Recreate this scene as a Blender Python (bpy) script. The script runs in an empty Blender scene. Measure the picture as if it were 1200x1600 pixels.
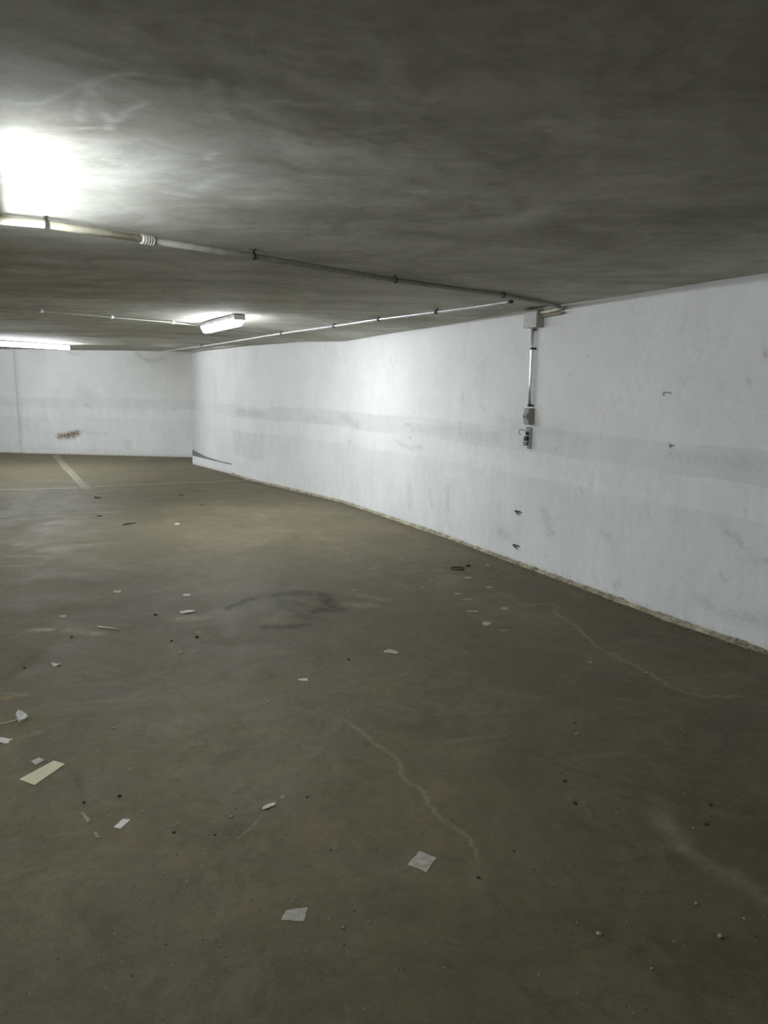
import bpy, bmesh, math, random
import numpy as np
from mathutils import Vector, Matrix, noise as mnoise

# ------------------------------------------------------------------ camera
S = bpy.context.scene
C = S.collection
F_PX, HOR, ROLL, EYE = 1150.0, 603.0, 0.013, 1.57
PITCH = math.atan((800 - HOR) / F_PX)
CM = Matrix.Rotation(math.pi / 2 - PITCH, 3, 'X') @ Matrix.Rotation(ROLL, 3, 'Z')
cam = bpy.data.cameras.new('camera')
cam.sensor_fit = 'HORIZONTAL'; cam.sensor_width = 36.0
cam.lens = 36.0 * F_PX / 1200.0
cam.clip_start = 0.02
camo = bpy.data.objects.new('camera', cam); C.objects.link(camo)
camo.matrix_world = Matrix.Translation((0, 0, EYE)) @ CM.to_4x4()
S.camera = camo
# ------------------------------------------------------------------ light and exposure
w = bpy.data.worlds.new('world'); S.world = w; w.use_nodes = True
w.node_tree.nodes['Background'].inputs[0].default_value = (0.75, 0.82, 0.9, 1)
w.node_tree.nodes['Background'].inputs[1].default_value = 0.0
S.view_settings.view_transform = 'Standard'
S.view_settings.look = 'None'
S.view_settings.gamma = 1.0
S.view_settings.use_curve_mapping = False
S.view_settings.exposure = 0.0
S.cycles.max_bounces = 10
S.cycles.diffuse_bounces = 8
S.cycles.sample_clamp_indirect = 6.0
TUBE = (0.895, 0.955, 1.0)
E_CEIL, E_BARE, E_NEAR, E_FILL = 82.0, 235.0, 42.0, 270.0      # strength of each fluorescent fitting; the last is for added unseen lamps

# ------------------------------------------------------------------ helpers
EYEV = Vector((0, 0, EYE))
def ray(px, py):
    return CM @ Vector(((px - 600) / F_PX, -(py - 800) / F_PX, -1.0))
def flr(px, py, z=0.0):
    d = ray(px, py); t = (z - EYE) / d.z
    return EYEV + d * t
CZ_Y = [-6, 4, 5.7, 7.6, 9.0, 9.84, 10.9, 12.2, 13.5, 16.5]
CZ_Z = [2.245, 2.245, 2.238, 2.205, 2.165, 2.15, 2.185, 2.2, 2.215, 2.222]
def ceil_z(y, x=None):
    # the slab dips a little beside the right wall
    z = np.interp(y, CZ_Y, CZ_Z)
    if x is None: return float(z)
    d = np.clip(wall_x(y) - x, 0, None)
    return 2.245 - (2.245 - z) * np.exp(-(d / 1.0) ** 2)
def cl(px, py, drop=0.0):
    z = 2.2
    for _ in range(12):
        p = flr(px, py, z - drop); z = float(ceil_z(p.y, p.x))
    return flr(px, py, z - drop)

def link(name, me, mat=None, parent=None):
    o = bpy.data.objects.new(name, me); C.objects.link(o)
    if mat is not None and not me.materials: me.materials.append(mat)
    if parent is not None: o.parent = parent
    return o
def tag(o, label=None, cat=None, group=None, kind=None):
    if label: o['label'] = label
    if cat: o['category'] = cat
    if group: o['group'] = group
    if kind: o['kind'] = kind
    return o
def empty(name, loc, label, cat, group=None):
    o = bpy.data.objects.new(name, None); C.objects.link(o); o.location = loc
    o.empty_display_size = 0.05
    bpy.context.view_layer.update()
    return tag(o, label, cat, group)
def part(name, bm, mat, parent, smooth=False):
    """bm is in world space; stored relative to the parent's location."""
    me = bpy.data.meshes.new(name)
    loc = Vector((0, 0, 0)); p = parent
    while p is not None: loc += p.location; p = p.parent
    bmesh.ops.translate(bm, verts=bm.verts, vec=-loc)
    if smooth:
        for f in bm.faces: f.smooth = True
    bm.to_mesh(me); bm.free()
    return link(name, me, mat, parent)
def solo(name, bm, mat, loc, smooth=False):
    me = bpy.data.meshes.new(name)
    bmesh.ops.translate(bm, verts=bm.verts, vec=-Vector(loc))
    if smooth:
        for f in bm.faces: f.smooth = True
    bm.to_mesh(me); bm.free()
    o = link(name, me, mat); o.location = loc
    return o
def box(bm, o, ax, ay, az, x0, x1, y0, y1, z0, z1, bev=0.0):
    """box in the frame o + x*ax + y*ay + z*az"""
    vs = [bm.verts.new(o + ax * x + ay * y + az * z) for x in (x0, x1) for y in (y0, y1) for z in (z0, z1)]
    fs = []
    for q in ((0, 1, 3, 2), (4, 6, 7, 5), (0, 4, 5, 1), (2, 3, 7, 6), (0, 2, 6, 4), (1, 5, 7, 3)):
        fs.append(bm.faces.new([vs[i] for i in q]))
    bmesh.ops.recalc_face_normals(bm, faces=fs)
    if bev > 0:
        es = list({e for f in fs for e in f.edges})
        bmesh.ops.bevel(bm, geom=es, offset=bev, segments=2, affect='EDGES', profile=0.5)
def tube(bm, pts, r, seg=14, caps=True):
    pts = [Vector(p) for p in pts]
    rings = []; prev = None
    for i, p in enumerate(pts):
        a = pts[max(0, i - 1)]; b = pts[min(len(pts) - 1, i + 1)]
        t = (b - a).normalized()
        if prev is None:
            n = t.orthogonal().normalized()
        else:
            n = (prev - t * prev.dot(t)).normalized()
        prev = n
        m = t.cross(n)
        rr = r[i] if isinstance(r, (list, tuple)) else r
        rings.append([bm.verts.new(p + (n * math.cos(2 * math.pi * k / seg) + m * math.sin(2 * math.pi * k / seg)) * rr) for k in range(seg)])
    for a, b in zip(rings, rings[1:]):
        for k in range(seg):
            bm.faces.new((a[k], a[(k + 1) % seg], b[(k + 1) % seg], b[k]))
    if caps:
        bm.faces.new(rings[0][::-1]); bm.faces.new(rings[-1])

# ------------------------------------------------------------------ materials
def nt(name):
    m = bpy.data.materials.new(name); m.use_nodes = True
    return m, m.node_tree, m.node_tree.nodes['Principled BSDF']
class N:
    def __init__(s, t): s.t = t
    def new(s, k, **kw):
        n = s.t.nodes.new(k)
        for a, v in kw.items(): setattr(n, a, v)
        return n
    def L(s, a, b): s.t.links.new(a, b)
    def coord(s, scale=(1, 1, 1)):
        g = s.new('ShaderNodeNewGeometry'); mp = s.new('ShaderNodeMapping')
        s.L(g.outputs['Position'], mp.inputs['Vector']); mp.inputs['Scale'].default_value = scale
        return mp.outputs[0]
    def noise(s, vec, sc, det=6, rough=0.6, dist=0.0):
        n = s.new('ShaderNodeTexNoise'); s.L(vec, n.inputs['Vector'])
        n.inputs['Scale'].default_value = sc; n.inputs['Detail'].default_value = det
        n.inputs['Roughness'].default_value = rough; n.inputs['Distortion'].default_value = dist
        return n.outputs['Fac']
    def rng(s, v, a, b, c=0.0, d=1.0):
        n = s.new('ShaderNodeMapRange'); s.L(v, n.inputs[0])
        n.inputs[1].default_value = a; n.inputs[2].default_value = b
        n.inputs[3].default_value = c; n.inputs[4].default_value = d
        return n.outputs[0]
    def math(s, op, a, b=None):
        n = s.new('ShaderNodeMath', operation=op)
        for i, v in enumerate((a, b)):
            if v is None: continue
            if isinstance(v, (int, float)): n.inputs[i].default_value = v
            else: s.L(v, n.inputs[i])
        return n.outputs[0]
    def mix(s, fac, a, b, blend='MIX'):
        n = s.new('ShaderNodeMix', data_type='RGBA', blend_type=blend)
        for i, v in ((0, fac), (6, a), (7, b)):
            if isinstance(v, (int, float)): n.inputs[i].default_value = v
            elif isinstance(v, tuple): n.inputs[i].default_value = (*v, 1) if len(v) == 3 else v
            else: s.L(v, n.inputs[i])
        return n.outputs[2]
    def bump(s, h, dist, bsdf, strength=1.0):
        b = s.new('ShaderNodeBump'); s.L(h, b.inputs['Height'])
        b.inputs['Distance'].default_value = dist; b.inputs['Strength'].default_value = strength
        s.L(b.outputs[0], bsdf.inputs['Normal'])

def plain(name, col, rough=0.6, metal=0.0, var=0.12, sc=18.0, bump=0.0006):
    m, t, b = nt(name); n = N(t); v = n.coord()
    f = n.noise(v, sc, 5)
    dark = tuple(c * (1 - var * 2) for c in col); lite = tuple(min(1, c * (1 + var)) for c in col)
    n.L(n.mix(n.rng(f, 0.3, 0.7), dark, lite), b.inputs['Base Color'])
    b.inputs['Roughness'].default_value = rough; b.inputs['Metallic'].default_value = metal
    n.bump(n.noise(v, sc * 6, 3), bump, b)
    return m
def glow(name, strength):
    m, t, b = nt(name)
    b.inputs['Base Color'].default_value = (0.85, 0.88, 0.9, 1)
    b.inputs['Roughness'].default_value = 0.4
    b.inputs['Emission Color'].default_value = (*TUBE, 1)
    b.inputs['Emission Strength'].default_value = strength
    return m
def stain_shade(n):
    a = n.new('ShaderNodeAttribute', attribute_name='stain')  # stains plus painted light and shade
    s = n.new('ShaderNodeSeparateColor'); n.L(a.outputs['Color'], s.inputs[0])
    return s.outputs[0], s.outputs[1], s.outputs[2]

def floor_mat():
    m, t, b = nt('floor_concrete'); n = N(t); v = n.coord()
    dk, lt, br = stain_shade(n)
    big = n.rng(n.noise(v, 0.55, 5, 0.55, 0.6), 0.36, 0.66)
    mid = n.rng(n.noise(v, 2.6, 8, 0.68, 0.7), 0.32, 0.7)
    fine = n.rng(n.noise(v, 24, 8, 0.72), 0.3, 0.72)
    grit = n.rng(n.noise(v, 210, 3, 0.6), 0.35, 0.7)
    c = n.mix(big, (0.092, 0.081, 0.047), (0.170, 0.142, 0.088))
    c = n.mix(n.math('MULTIPLY', mid, 0.66), c, (0.208, 0.177, 0.112))
    c = n.mix(n.math('MULTIPLY', n.rng(n.noise(v, 1.3, 9, 0.74, 1.2), 0.50, 0.66), 0.55), c, (0.066, 0.056, 0.031))
    c = n.mix(n.math('MULTIPLY', n.rng(n.noise(n.coord((1, 1, 1)), 3.7, 6, 0.75, 0.9), 0.54, 0.70), 0.42), c, (0.160, 0.166, 0.132))
    c = n.mix(n.math('MULTIPLY', n.rng(n.noise(v, 1.9, 10, 0.78, 1.6), 0.49, 0.64), 0.62), c, (0.250, 0.210, 0.138))
    c = n.mix(n.math('MULTIPLY', n.rng(n.noise(v, 7.5, 9, 0.8, 1.0), 0.50, 0.66), 0.45), c, (0.058, 0.050, 0.030))
    c = n.mix(n.math('MULTIPLY', n.rng(n.noise(v, 75, 6, 0.8), 0.42, 0.68), 0.30), c, (0.225, 0.195, 0.130))
    c = n.mix(n.math('MULTIPLY', fine, 0.38), c, (0.071, 0.063, 0.035))
    c = n.mix(n.math('MULTIPLY', grit, 0.20), c, (0.285, 0.243, 0.150))
    mod = n.rng(n.noise(v, 14, 7, 0.75), 0.3, 0.62)
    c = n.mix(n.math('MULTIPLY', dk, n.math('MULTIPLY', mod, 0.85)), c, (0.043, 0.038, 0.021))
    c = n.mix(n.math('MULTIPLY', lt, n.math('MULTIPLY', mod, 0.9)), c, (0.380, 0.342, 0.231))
    c = n.mix(n.math('MULTIPLY', br, n.math('MULTIPLY', mod, 0.8)), c, (0.285, 0.211, 0.105))
    # pale dots of dried paint
    vo = n.new('ShaderNodeTexVoronoi'); n.L(v, vo.inputs['Vector']); vo.inputs['Scale'].default_value = 6.5
    dot = n.math('LESS_THAN', vo.outputs['Distance'], 0.024)
    c = n.mix(n.math('MULTIPLY', dot, 0.42), c, (0.437, 0.396, 0.273))
    n.L(c, b.inputs['Base Color'])
    n.L(n.rng(mid, 0, 1, 0.50, 0.74), b.inputs['Roughness'])
    b.inputs['Specular IOR Level'].default_value = 0.2
    h = n.math('ADD', n.math('MULTIPLY', n.noise(v, 5, 8, 0.7), 0.7), n.math('MULTIPLY', n.noise(v, 60, 4), 0.18))
    n.bump(h, 0.012, b, 0.8)
    return m
def ceil_mat():
    m, t, b = nt('ceiling_concrete'); n = N(t); v = n.coord()
    dk, lt, br = stain_shade(n)
    # brushed, patchy limewash: streaks run across the slab
    mp = n.new('ShaderNodeMapping'); n.L(v, mp.inputs['Vector'])
    mp.inputs['Rotation'].default_value = (0, 0, math.radians(-32)); mp.inputs['Scale'].default_value = (0.42, 1.9, 1)
    st = n.rng(n.noise(mp.outputs[0], 1.5, 9, 0.7, 0.7), 0.34, 0.68)
    big = n.rng(n.noise(v, 0.8, 6, 0.6, 0.5), 0.34, 0.68)
    c = n.mix(big, (0.31, 0.297, 0.242), (0.60, 0.592, 0.530))
    c = n.mix(n.math('MULTIPLY', st, 0.62), c, (0.80, 0.80, 0.745))
    c = n.mix(n.math('MULTIPLY', n.rng(n.noise(v, 6, 8, 0.75, 1.0), 0.50, 0.72), 0.45), c, (0.279, 0.260, 0.196))
    c = n.mix(n.math('MULTIPLY', n.rng(n.noise(v, 2.3, 9, 0.8, 2.5), 0.58, 0.72), 0.40), c, (0.920, 0.920, 0.841))
    c = n.mix(n.math('MULTIPLY', n.rng(n.noise(v, 1.4, 8, 0.72, 1.4), 0.46, 0.64), 0.45), c, (0.265, 0.255, 0.215))
    c = n.mix(n.math('MULTIPLY', n.rng(n.noise(v, 60, 6, 0.75), 0.3, 0.7), 0.18), c, (0.25, 0.24, 0.20))
    mod = n.rng(n.noise(v, 22, 6, 0.7), 0.3, 0.6)
    c = n.mix(n.math('MULTIPLY', dk, n.math('MULTIPLY', mod, 0.8)), c, (0.217, 0.194, 0.145))
    c = n.mix(n.math('MULTIPLY', lt, n.math('MULTIPLY', n.rng(mod, 0, 1, .45, 1), 1.1)), c, (0.920, 0.920, 0.870))
    c = n.mix(n.math('MULTIPLY', br, n.math('MULTIPLY', mod, 0.8)), c, (0.465, 0.341, 0.174))
    n.L(c, b.inputs['Base Color']); b.inputs['Roughness'].default_value = 0.85
    b.inputs['Specular IOR Level'].default_value = 0.2
    h = n.math('ADD', n.math('MULTIPLY', n.noise(v, 2.0, 4, 0.5), 2.0), n.math('MULTIPLY', n.noise(v, 30, 4, 0.6), 0.035))
    n.bump(h, 0.020, b, 0.45)
    return m
def wall_mat():
    m, t, b = nt('whitewashed_wall'); n = N(t); v = n.coord()
    dk, lt, br = stain_shade(n)
    sp = n.new('ShaderNodeSeparateXYZ'); n.L(v, sp.inputs[0])
    z = n.math('ADD', sp.outputs[2], n.rng(n.noise(v, 0.7, 2), 0.3, 0.7, -0.02, 0.02))
    z = n.math('ADD', z, n.rng(n.noise(v, 45, 3), 0.3, 0.7, -0.006, 0.006))
    def band(a, c, e=0.006):
        return n.math('MULTIPLY', n.rng(z, a - e, a + e), n.rng(z, c - e, c + e, 1, 0))
    patch = n.rng(n.noise(n.coord((1, 1, 0.5)), 1.1, 5, 0.6), 0.38, 0.60, 0.25, 1.0)
    streak = n.rng(n.noise(n.coord((5, 5, 0.9)), 1.5, 8, 0.75, 0.8), 0.42, 0.72)
    blot = n.rng(n.noise(v, 2.1, 8, 0.72, 0.4), 0.42, 0.72)
    c = n.mix(n.rng(n.noise(v, 0.7, 4), 0.35, 0.65), (0.775, 0.772, 0.765), (0.845, 0.842, 0.835))
    c = n.mix(n.math('MULTIPLY', blot, 0.20), c, (0.556, 0.567, 0.556))
    b1 = n.math('MULTIPLY', band(1.02, 1.23), patch)
    c = n.mix(n.math('MULTIPLY', b1, 0.27), c, (0.492, 0.514, 0.503))
    low = n.rng(z, 0.80, 0.815, 1, 0)
    c = n.mix(n.math('MULTIPLY', low, n.math('MULTIPLY', patch, 0.20)), c, (0.492, 0.514, 0.514))
    zone = n.rng(sp.outputs[2], 1.0, 1.5, 1, 0.12)
    c = n.mix(n.math('MULTIPLY', n.math('MULTIPLY', streak, zone), 0.20), c, (0.449, 0.471, 0.460))
    c = n.mix(n.math('MULTIPLY', n.rng(n.noise(v, 7.5, 7, 0.8, 0.8), 0.60, 0.76), n.math('MULTIPLY', zone, 0.30)), c, (0.353, 0.364, 0.353))
    c = n.mix(n.math('MULTIPLY', n.rng(n.noise(n.coord((1, 1, .6)), 16, 7, 0.8, 0.5), 0.50, 0.72), n.math('MULTIPLY', n.rng(n.noise(v, 1.8, 4), 0.42, 0.62), 0.34)), c, (0.42, 0.43, 0.42))
    # dirt splashed along the foot of the wall
    foot = n.rng(n.math('ADD', sp.outputs[2], n.rng(n.noise(v, 30, 5), 0.3, 0.7, -0.03, 0.03)), 0.01, 0.05, 1, 0)
    c = n.mix(n.math('MULTIPLY', foot, 0.5), c, (0.482, 0.439, 0.321))
    mod = n.rng(n.noise(v, 26, 6, 0.7), 0.32, 0.6)
    c = n.mix(n.math('MULTIPLY', dk, n.math('MULTIPLY', mod, 0.75)), c, (0.235, 0.235, 0.214))
    c = n.mix(n.math('MULTIPLY', lt, n.math('MULTIPLY', mod, 0.7)), c, (0.920, 0.920, 0.920))
    c = n.mix(n.math('MULTIPLY', br, n.math('MULTIPLY', mod, 1.0)), c, (0.20, 0.155, 0.09))
    vo = n.new('ShaderNodeTexVoronoi'); n.L(v, vo.inputs['Vector']); vo.inputs['Scale'].default_value = 3.4
    pit = n.math('LESS_THAN', vo.outputs['Distance'], 0.020)
    c = n.mix(n.math('MULTIPLY', pit, 0.7), c, (0.150, 0.139, 0.118))
    n.L(c, b.inputs['Base Color']); b.inputs['Roughness'].default_value = 0.8
    b.inputs['Specular IOR Level'].default_value = 0.25
    h = n.math('ADD', n.math('MULTIPLY', n.noise(v, 1.6, 5, 0.5), 1.0), n.math('MULTIPLY', n.noise(v, 35, 5, 0.7), 0.08))
    n.bump(h, 0.035, b, 0.7)
    return m
M_FLOOR, M_CEIL, M_WALL = floor_mat(), ceil_mat(), wall_mat()
M_GREYPAINT = plain('grey_ledge_paint', (0.20, 0.20, 0.20), 0.7)
M_PVC = plain('cream_pvc', (0.74, 0.69, 0.53), 0.45)
M_PVCG = plain('grey_pvc', (0.27, 0.26, 0.22), 0.5)
M_PVCW = plain('pale_grey_pvc', (0.62, 0.62, 0.58), 0.45)
M_OLD = plain('dusty_pvc', (0.34, 0.32, 0.26), 0.6)
M_ALU = plain('galvanised_conduit', (0.80, 0.81, 0.82), 0.34, 0.75)
M_STEEL = plain('dull_steel', (0.30, 0.29, 0.27), 0.5, 0.6)
M_DARK = plain('dark_fitting', (0.045, 0.043, 0.038), 0.6)
M_BOX = plain('grey_box_plastic', (0.47, 0.47, 0.45), 0.5)
M_SWITCH = plain('aged_switch_plastic', (0.29, 0.285, 0.255), 0.5)
M_WHITEP = plain('white_fitting_plastic', (0.78, 0.80, 0.80), 0.45)
M_PAPER = plain('paper_white', (0.74, 0.72, 0.66), 0.8, 0, 0.1, 40)
M_CREAM = plain('cream_tape', (0.66, 0.60, 0.42), 0.6, 0, 0.06, 30)
M_TAPE = plain('dirty_masking_tape', (0.50, 0.47, 0.40), 0.8, 0, 0.16, 45)
M_DULL = plain('dulled_paper', (0.36, 0.33, 0.26), 0.85, 0, 0.16, 45)
M_FADED = plain('trodden_tape', (0.33, 0.29, 0.22), 0.85, 0, 0.2, 50)
M_STONE = plain('dark_stone', (0.05, 0.046, 0.036), 0.85, 0, 0.2, 60)
M_PSTONE = plain('pale_stone', (0.42, 0.385, 0.31), 0.85, 0, 0.2, 60)
M_LEAF = plain('dry_leaf', (0.10, 0.085, 0.05), 0.8, 0, 0.2, 50)
def line_mat(name, col, wear):
    m, t, b = nt(name); n = N(t); v = n.coord()
    f = n.rng(n.noise(v, 9, 8, 0.75), 0.5 - wear, 0.5 + wear)
    n.L(n.mix(f, (0.20, 0.18, 0.135), col), b.inputs['Base Color']); b.inputs['Roughness'].default_value = 0.75
    return m
M_LINE = line_mat('worn_line_paint', (0.34, 0.295, 0.21), 0.25)
M_WLINE = line_mat('white_line_paint', (0.70, 0.68, 0.62), 0.20)
M_FLINE = line_mat('faint_line_paint', (0.33, 0.29, 0.22), 0.25)
M_DEBRIS, _t, _b = nt('crumbled_plaster'); _n = N(_t); _v = _n.coord()
_c = _n.mix(_n.rng(_n.noise(_v, 7, 8, 0.75), 0.36, 0.6), (0.17, 0.15, 0.105), (0.50, 0.45, 0.33))
_c = _n.mix(_n.rng(_n.noise(_v, 38, 6, 0.8), 0.50, 0.66), _c, (0.07, 0.06, 0.04)); _n.L(_c, _b.inputs['Base Color']); _b.inputs['Roughness'].default_value = 0.9

# ------------------------------------------------------------------ stained surfaces, with some painted light and shade
# a stroke: (channel 0 dark / 1 light / 2 brown, [points], radius, strength); coordinates are real ones on the surface
def paint(co, strokes):
    col = np.zeros((len(co), 3), np.float32)
    for ch, pts, rad, st in strokes:
        if rad is None:                                                # a painted-over rectangle between two corners
            a, b = np.array(tuple(pts[0])), np.array(tuple(pts[1])); lo, hi = np.minimum(a, b), np.maximum(a, b); e_ = .015
            f = np.clip((co[:, 1] - lo[1]) / e_, 0, 1) * np.clip((hi[1] - co[:, 1]) / e_, 0, 1) * np.clip((co[:, 2] - lo[2]) / e_, 0, 1) * np.clip((hi[2] - co[:, 2]) / e_, 0, 1)
            col[:, ch] = np.maximum(col[:, ch], st * f); continue
        P = np.array([tuple(p) for p in pts], np.float64)
        if len(P) == 1: P = np.vstack([P, P + 1e-5])
        lo = P.min(0) - rad * 3; hi = P.max(0) + rad * 3
        idx = np.where(((co >= lo) & (co <= hi)).all(1))[0]
        if not len(idx): continue
        q = co[idx]; d = np.full(len(idx), 1e9)
        for a, b in zip(P, P[1:]):
            ab = b - a; t = np.clip(((q - a) @ ab) / max(ab @ ab, 1e-12), 0, 1)
            d = np.minimum(d, np.linalg.norm(q - (a + t[:, None] * ab), axis=1))
        val = st * np.exp(-(d / rad) ** 2)
        col[idx, ch] = np.maximum(col[idx, ch], val)
    return col
def sheet(name, grid, mat, strokes, flip=False, parent=None):
    """grid: (nu, nv, 3) array of real positions"""
    nu, nv, _ = grid.shape
    co = grid.reshape(-1, 3)
    i = np.arange(nu - 1)[:, None] * nv + np.arange(nv - 1)[None, :]
    i = i.reshape(-1)
    q = np.stack([i, i + nv, i + nv + 1, i + 1], 1)
    if flip: q = q[:, ::-1]
    me = bpy.data.meshes.new(name)
    me.vertices.add(len(co)); me.vertices.foreach_set('co', co.astype(np.float32).ravel())
    me.loops.add(q.size); me.loops.foreach_set('vertex_index', q.astype(np.int32).ravel())
    me.polygons.add(len(q)); me.polygons.foreach_set('loop_start', (np.arange(len(q)) * 4).astype(np.int32))
    try: me.polygons.foreach_set('loop_total', np.full(len(q), 4, np.int32))
    except Exception: pass
    me.update(calc_edges=True); me.validate()
    a = me.color_attributes.new('stain', 'FLOAT_COLOR', 'POINT')  # dark and light channels also carry painted shade and light
    col = np.ones((len(co), 4), np.float32); col[:, :3] = paint(co, strokes)
    a.data.foreach_set('color', col.ravel())
    return tag(link(name, me, mat, parent), kind=None if parent else 'structure')
def steps(*segs):
    out = []
    for a, b, d in segs:
        k = max(1, int(round((b - a) / d)))
        out += [a + (b - a) * j / k for j in range(k)]
    out.append(segs[-1][1]); return np.array(out)
def wob(pts, amp, seed, sub=6):
    """subdivide a polyline and let it wander like a crack"""
    r = random.Random(seed); out = []
    for a, b in zip(pts, pts[1:]):
        for k in range(sub):
            p = a.lerp(b, k / sub)
            out.append(p + Vector((r.uniform(-amp, amp), r.uniform(-amp, amp), 0)) if k else p)
    out.append(pts[-1]); return out
FP = lambda *ps: [flr(*p) for p in ps]

# wall line on the floor, taken from the foot of the wall
W = [flr(1200, 1021), flr(1042, 967), flr(908, 917), flr(804, 879), flr(700, 840), flr(540, 786), flr(465, 767.5), flr(390, 750), flr(362, 741)]
near = (W[0] - W[1]).normalized()
W.insert(0, W[0] + near * 9.5)
NEAR_Y = -4.2
t_ = (NEAR_Y - W[1].y) / (W[1].y - W[2].y); W[0] = W[1] + (W[1] - W[2]) * t_
# light smoothing so the wall reads as one hand-plastered face
def smooth(P, it=2):
    P = [p.copy() for p in P]
    for _ in range(it):
        Q = [p.copy() for p in P]
        for k in range(2, len(P) - 1): Q[k] = P[k] * 0.6 + (P[k - 1] + P[k + 1]) * 0.2
        P = Q
    return P
WALL_FAR = flr(301, 714.5)
def wall_pt(px, py, off=0.0):
    """where the sight line meets the right wall; off = distance in front of it"""
    d = ray(px, py); best = None
    for a, b in zip(W, W[1:]):
        e = (b - a); nrm = Vector((-e.y, e.x, 0)).normalized()        # into the room
        if nrm.dot(Vector((0, 0, 0)) - a) < 0: nrm.negate()
        o = a + nrm * off
        den = d.dot(nrm)
        if abs(den) < 1e-9: continue
        t = (o - EYEV).dot(nrm) / den
        p = EYEV + d * t; s = (p - o).dot(e) / e.dot(e)
        if t > 0 and -1e-3 <= s <= 1 + 1e-3: best = p; break
    return best
def wall_frame(p):
    bi = min(range(len(W) - 1), key=lambda i: ((W[i] + W[i + 1]) / 2 - Vector((p.x, p.y, 0))).length)
    e = (W[bi + 1] - W[bi]).normalized(); nrm = Vector((-e.y, e.x, 0))
    if nrm.dot(-W[bi]) < 0: nrm.negate()
    return e, nrm, Vector((0, 0, 1))                                   # along (away from camera), out, up
WP = lambda *ps: [wall_pt(*p) for p in ps]

# ---- floor
fs = []
fs += [(1, wob(FP((540, 1125), (596, 1168), (625, 1190), (630, 1215), (660, 1235), (668, 1256), (690, 1280), (735, 1310), (748, 1345)), .007, 1), .008, .75),
       (1, wob(FP((748, 1345), (742, 1385), (760, 1420)), .006, 2), .03, .20),
       (1, wob(FP((865, 955), (890, 972), (935, 1012), (1010, 1050), (1050, 1075), (1100, 1090), (1160, 1088)), .018, 3), .010, .65),
       (1, wob(FP((870, 948), (868, 962), (890, 968)), .01, 4), .016, .4),
       (1, wob(FP((1020, 1268), (1050, 1300), (1080, 1335), (1130, 1365), (1200, 1405)), .02, 5), .035, .55),
       (1, wob(FP((1140, 1380), (1170, 1392), (1200, 1408)), .006, 6), .012, .45),
       (1, wob(FP((370, 1310), (395, 1292), (412, 1270)), .002, 7), .004, .6),
       (0, wob(FP((358, 950), (385, 938), (400, 934)), .015, 8), .04, 1.4),
       (0, wob(FP((430, 930), (470, 925), (505, 930), (512, 940), (530, 950), (490, 955)), .02, 9), .07, 1.4),
       (0, wob(FP((415, 980), (450, 980), (475, 976)), .01, 10), .045, 1.3),
       (0, wob(FP((470, 945), (440, 940), (480, 965)), .02, 11), .08, .9),
       (1, FP((540, 945), (580, 945)), .07, .5), (1, FP((560, 930), (600, 938)), .05, .5), (1, FP((420, 966), (440, 972)), .06, .25),
       (1, FP((280, 967), (310, 965)), .06, .8), (1, FP((55, 984), (78, 984)), .03, 1.3), (1, FP((110, 985), (150, 990)), .05, .9),
       (2, FP((10, 1090), (35, 1085)), .03, 1.0), (1, FP((5, 1083), (40, 1086)), .010, .7),
       (2, FP((650, 1095), (665, 1097)), .03, .30), (2, FP((590, 1070), (655, 1072)), .02, .25),
       (0, FP((120, 1218), (128, 1232)), .012, .7), (0, FP((90, 1162), (96, 1161)), .012, .5),
       (0, FP((200, 1262), (212, 1262)), .02, .2), (0, FP((1010, 1340), (960, 1352)), .008, .5),
       (0, FP((750, 1075), (830, 1095)), .02, .2), (0, FP((1100, 1035), (1160, 1060)), .12, .4), (0, FP((60, 1020), (0, 1070)), .05, .35),
       (1, FP((0, 1185), (20, 1150)), .05, .18), (1, FP((60, 1145), (25, 1155)), .02, .35),
       (1, wob(FP((690, 1160), (730, 1155), (790, 1150)), .01, 12), .015, .25), (1, wob(FP((740, 1115), (820, 1108)), .01, 13), .02, .22),
       (1, wob(FP((900, 1185), (960, 1178)), .01, 14), .015, .25), (1, wob(FP((880, 1190), (920, 1205)), .01, 15), .015, .2),
       (0, wob(FP((800, 1172), (860, 1185), (940, 1215)), .01, 16), .03, .3),
       (1, FP((300, 795), (520, 798)), .35, .16)]  # last stroke: pale tint painted in for the lamp's pool of light
th = [2 * math.pi * k / 24 for k in range(25)]
c0 = flr(32, 876)
fs.append((1, [c0 + Vector((math.cos(a) * .26, math.sin(a) * .20, 0)) for a in th], .03, .5))
# dirt line in front of the wall foot
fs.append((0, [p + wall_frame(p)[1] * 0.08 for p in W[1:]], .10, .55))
fs.append((0, [p + wall_frame(p)[1] * 0.35 for p in W[:5]], .30, .42))  # wide dark stroke paints the light falloff beside the near wall
fs.append((0, wob(FP((1180, 1060), (1080, 1180), (1180, 1290)), .05, 81), .16, .35)); fs.append((0, wob(FP((980, 1470), (1080, 1520), (1190, 1480)), .05, 82), .10, .35)); fs.append((0, wob(FP((0, 890), (130, 905), (240, 905)), .1, 83), .20, .30)); fs.append((0, wob(FP((330, 845), (200, 880)), .1, 84), .2, .18))  # painted shade: dim lower right floor, then the left band between light pools
xs = steps((-12.6, -2.2, .1), (-2.2, 2.6, .010), (2.6, 7.4, .1))
ys = steps((NEAR_Y, 1.2, .12), (1.2, 4.6, .010), (4.6, 5.2, .016), (5.2, 9.0, .03), (9.0, 16.6, .08))
X, Y = np.meshgrid(xs, ys, indexing='ij')
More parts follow.
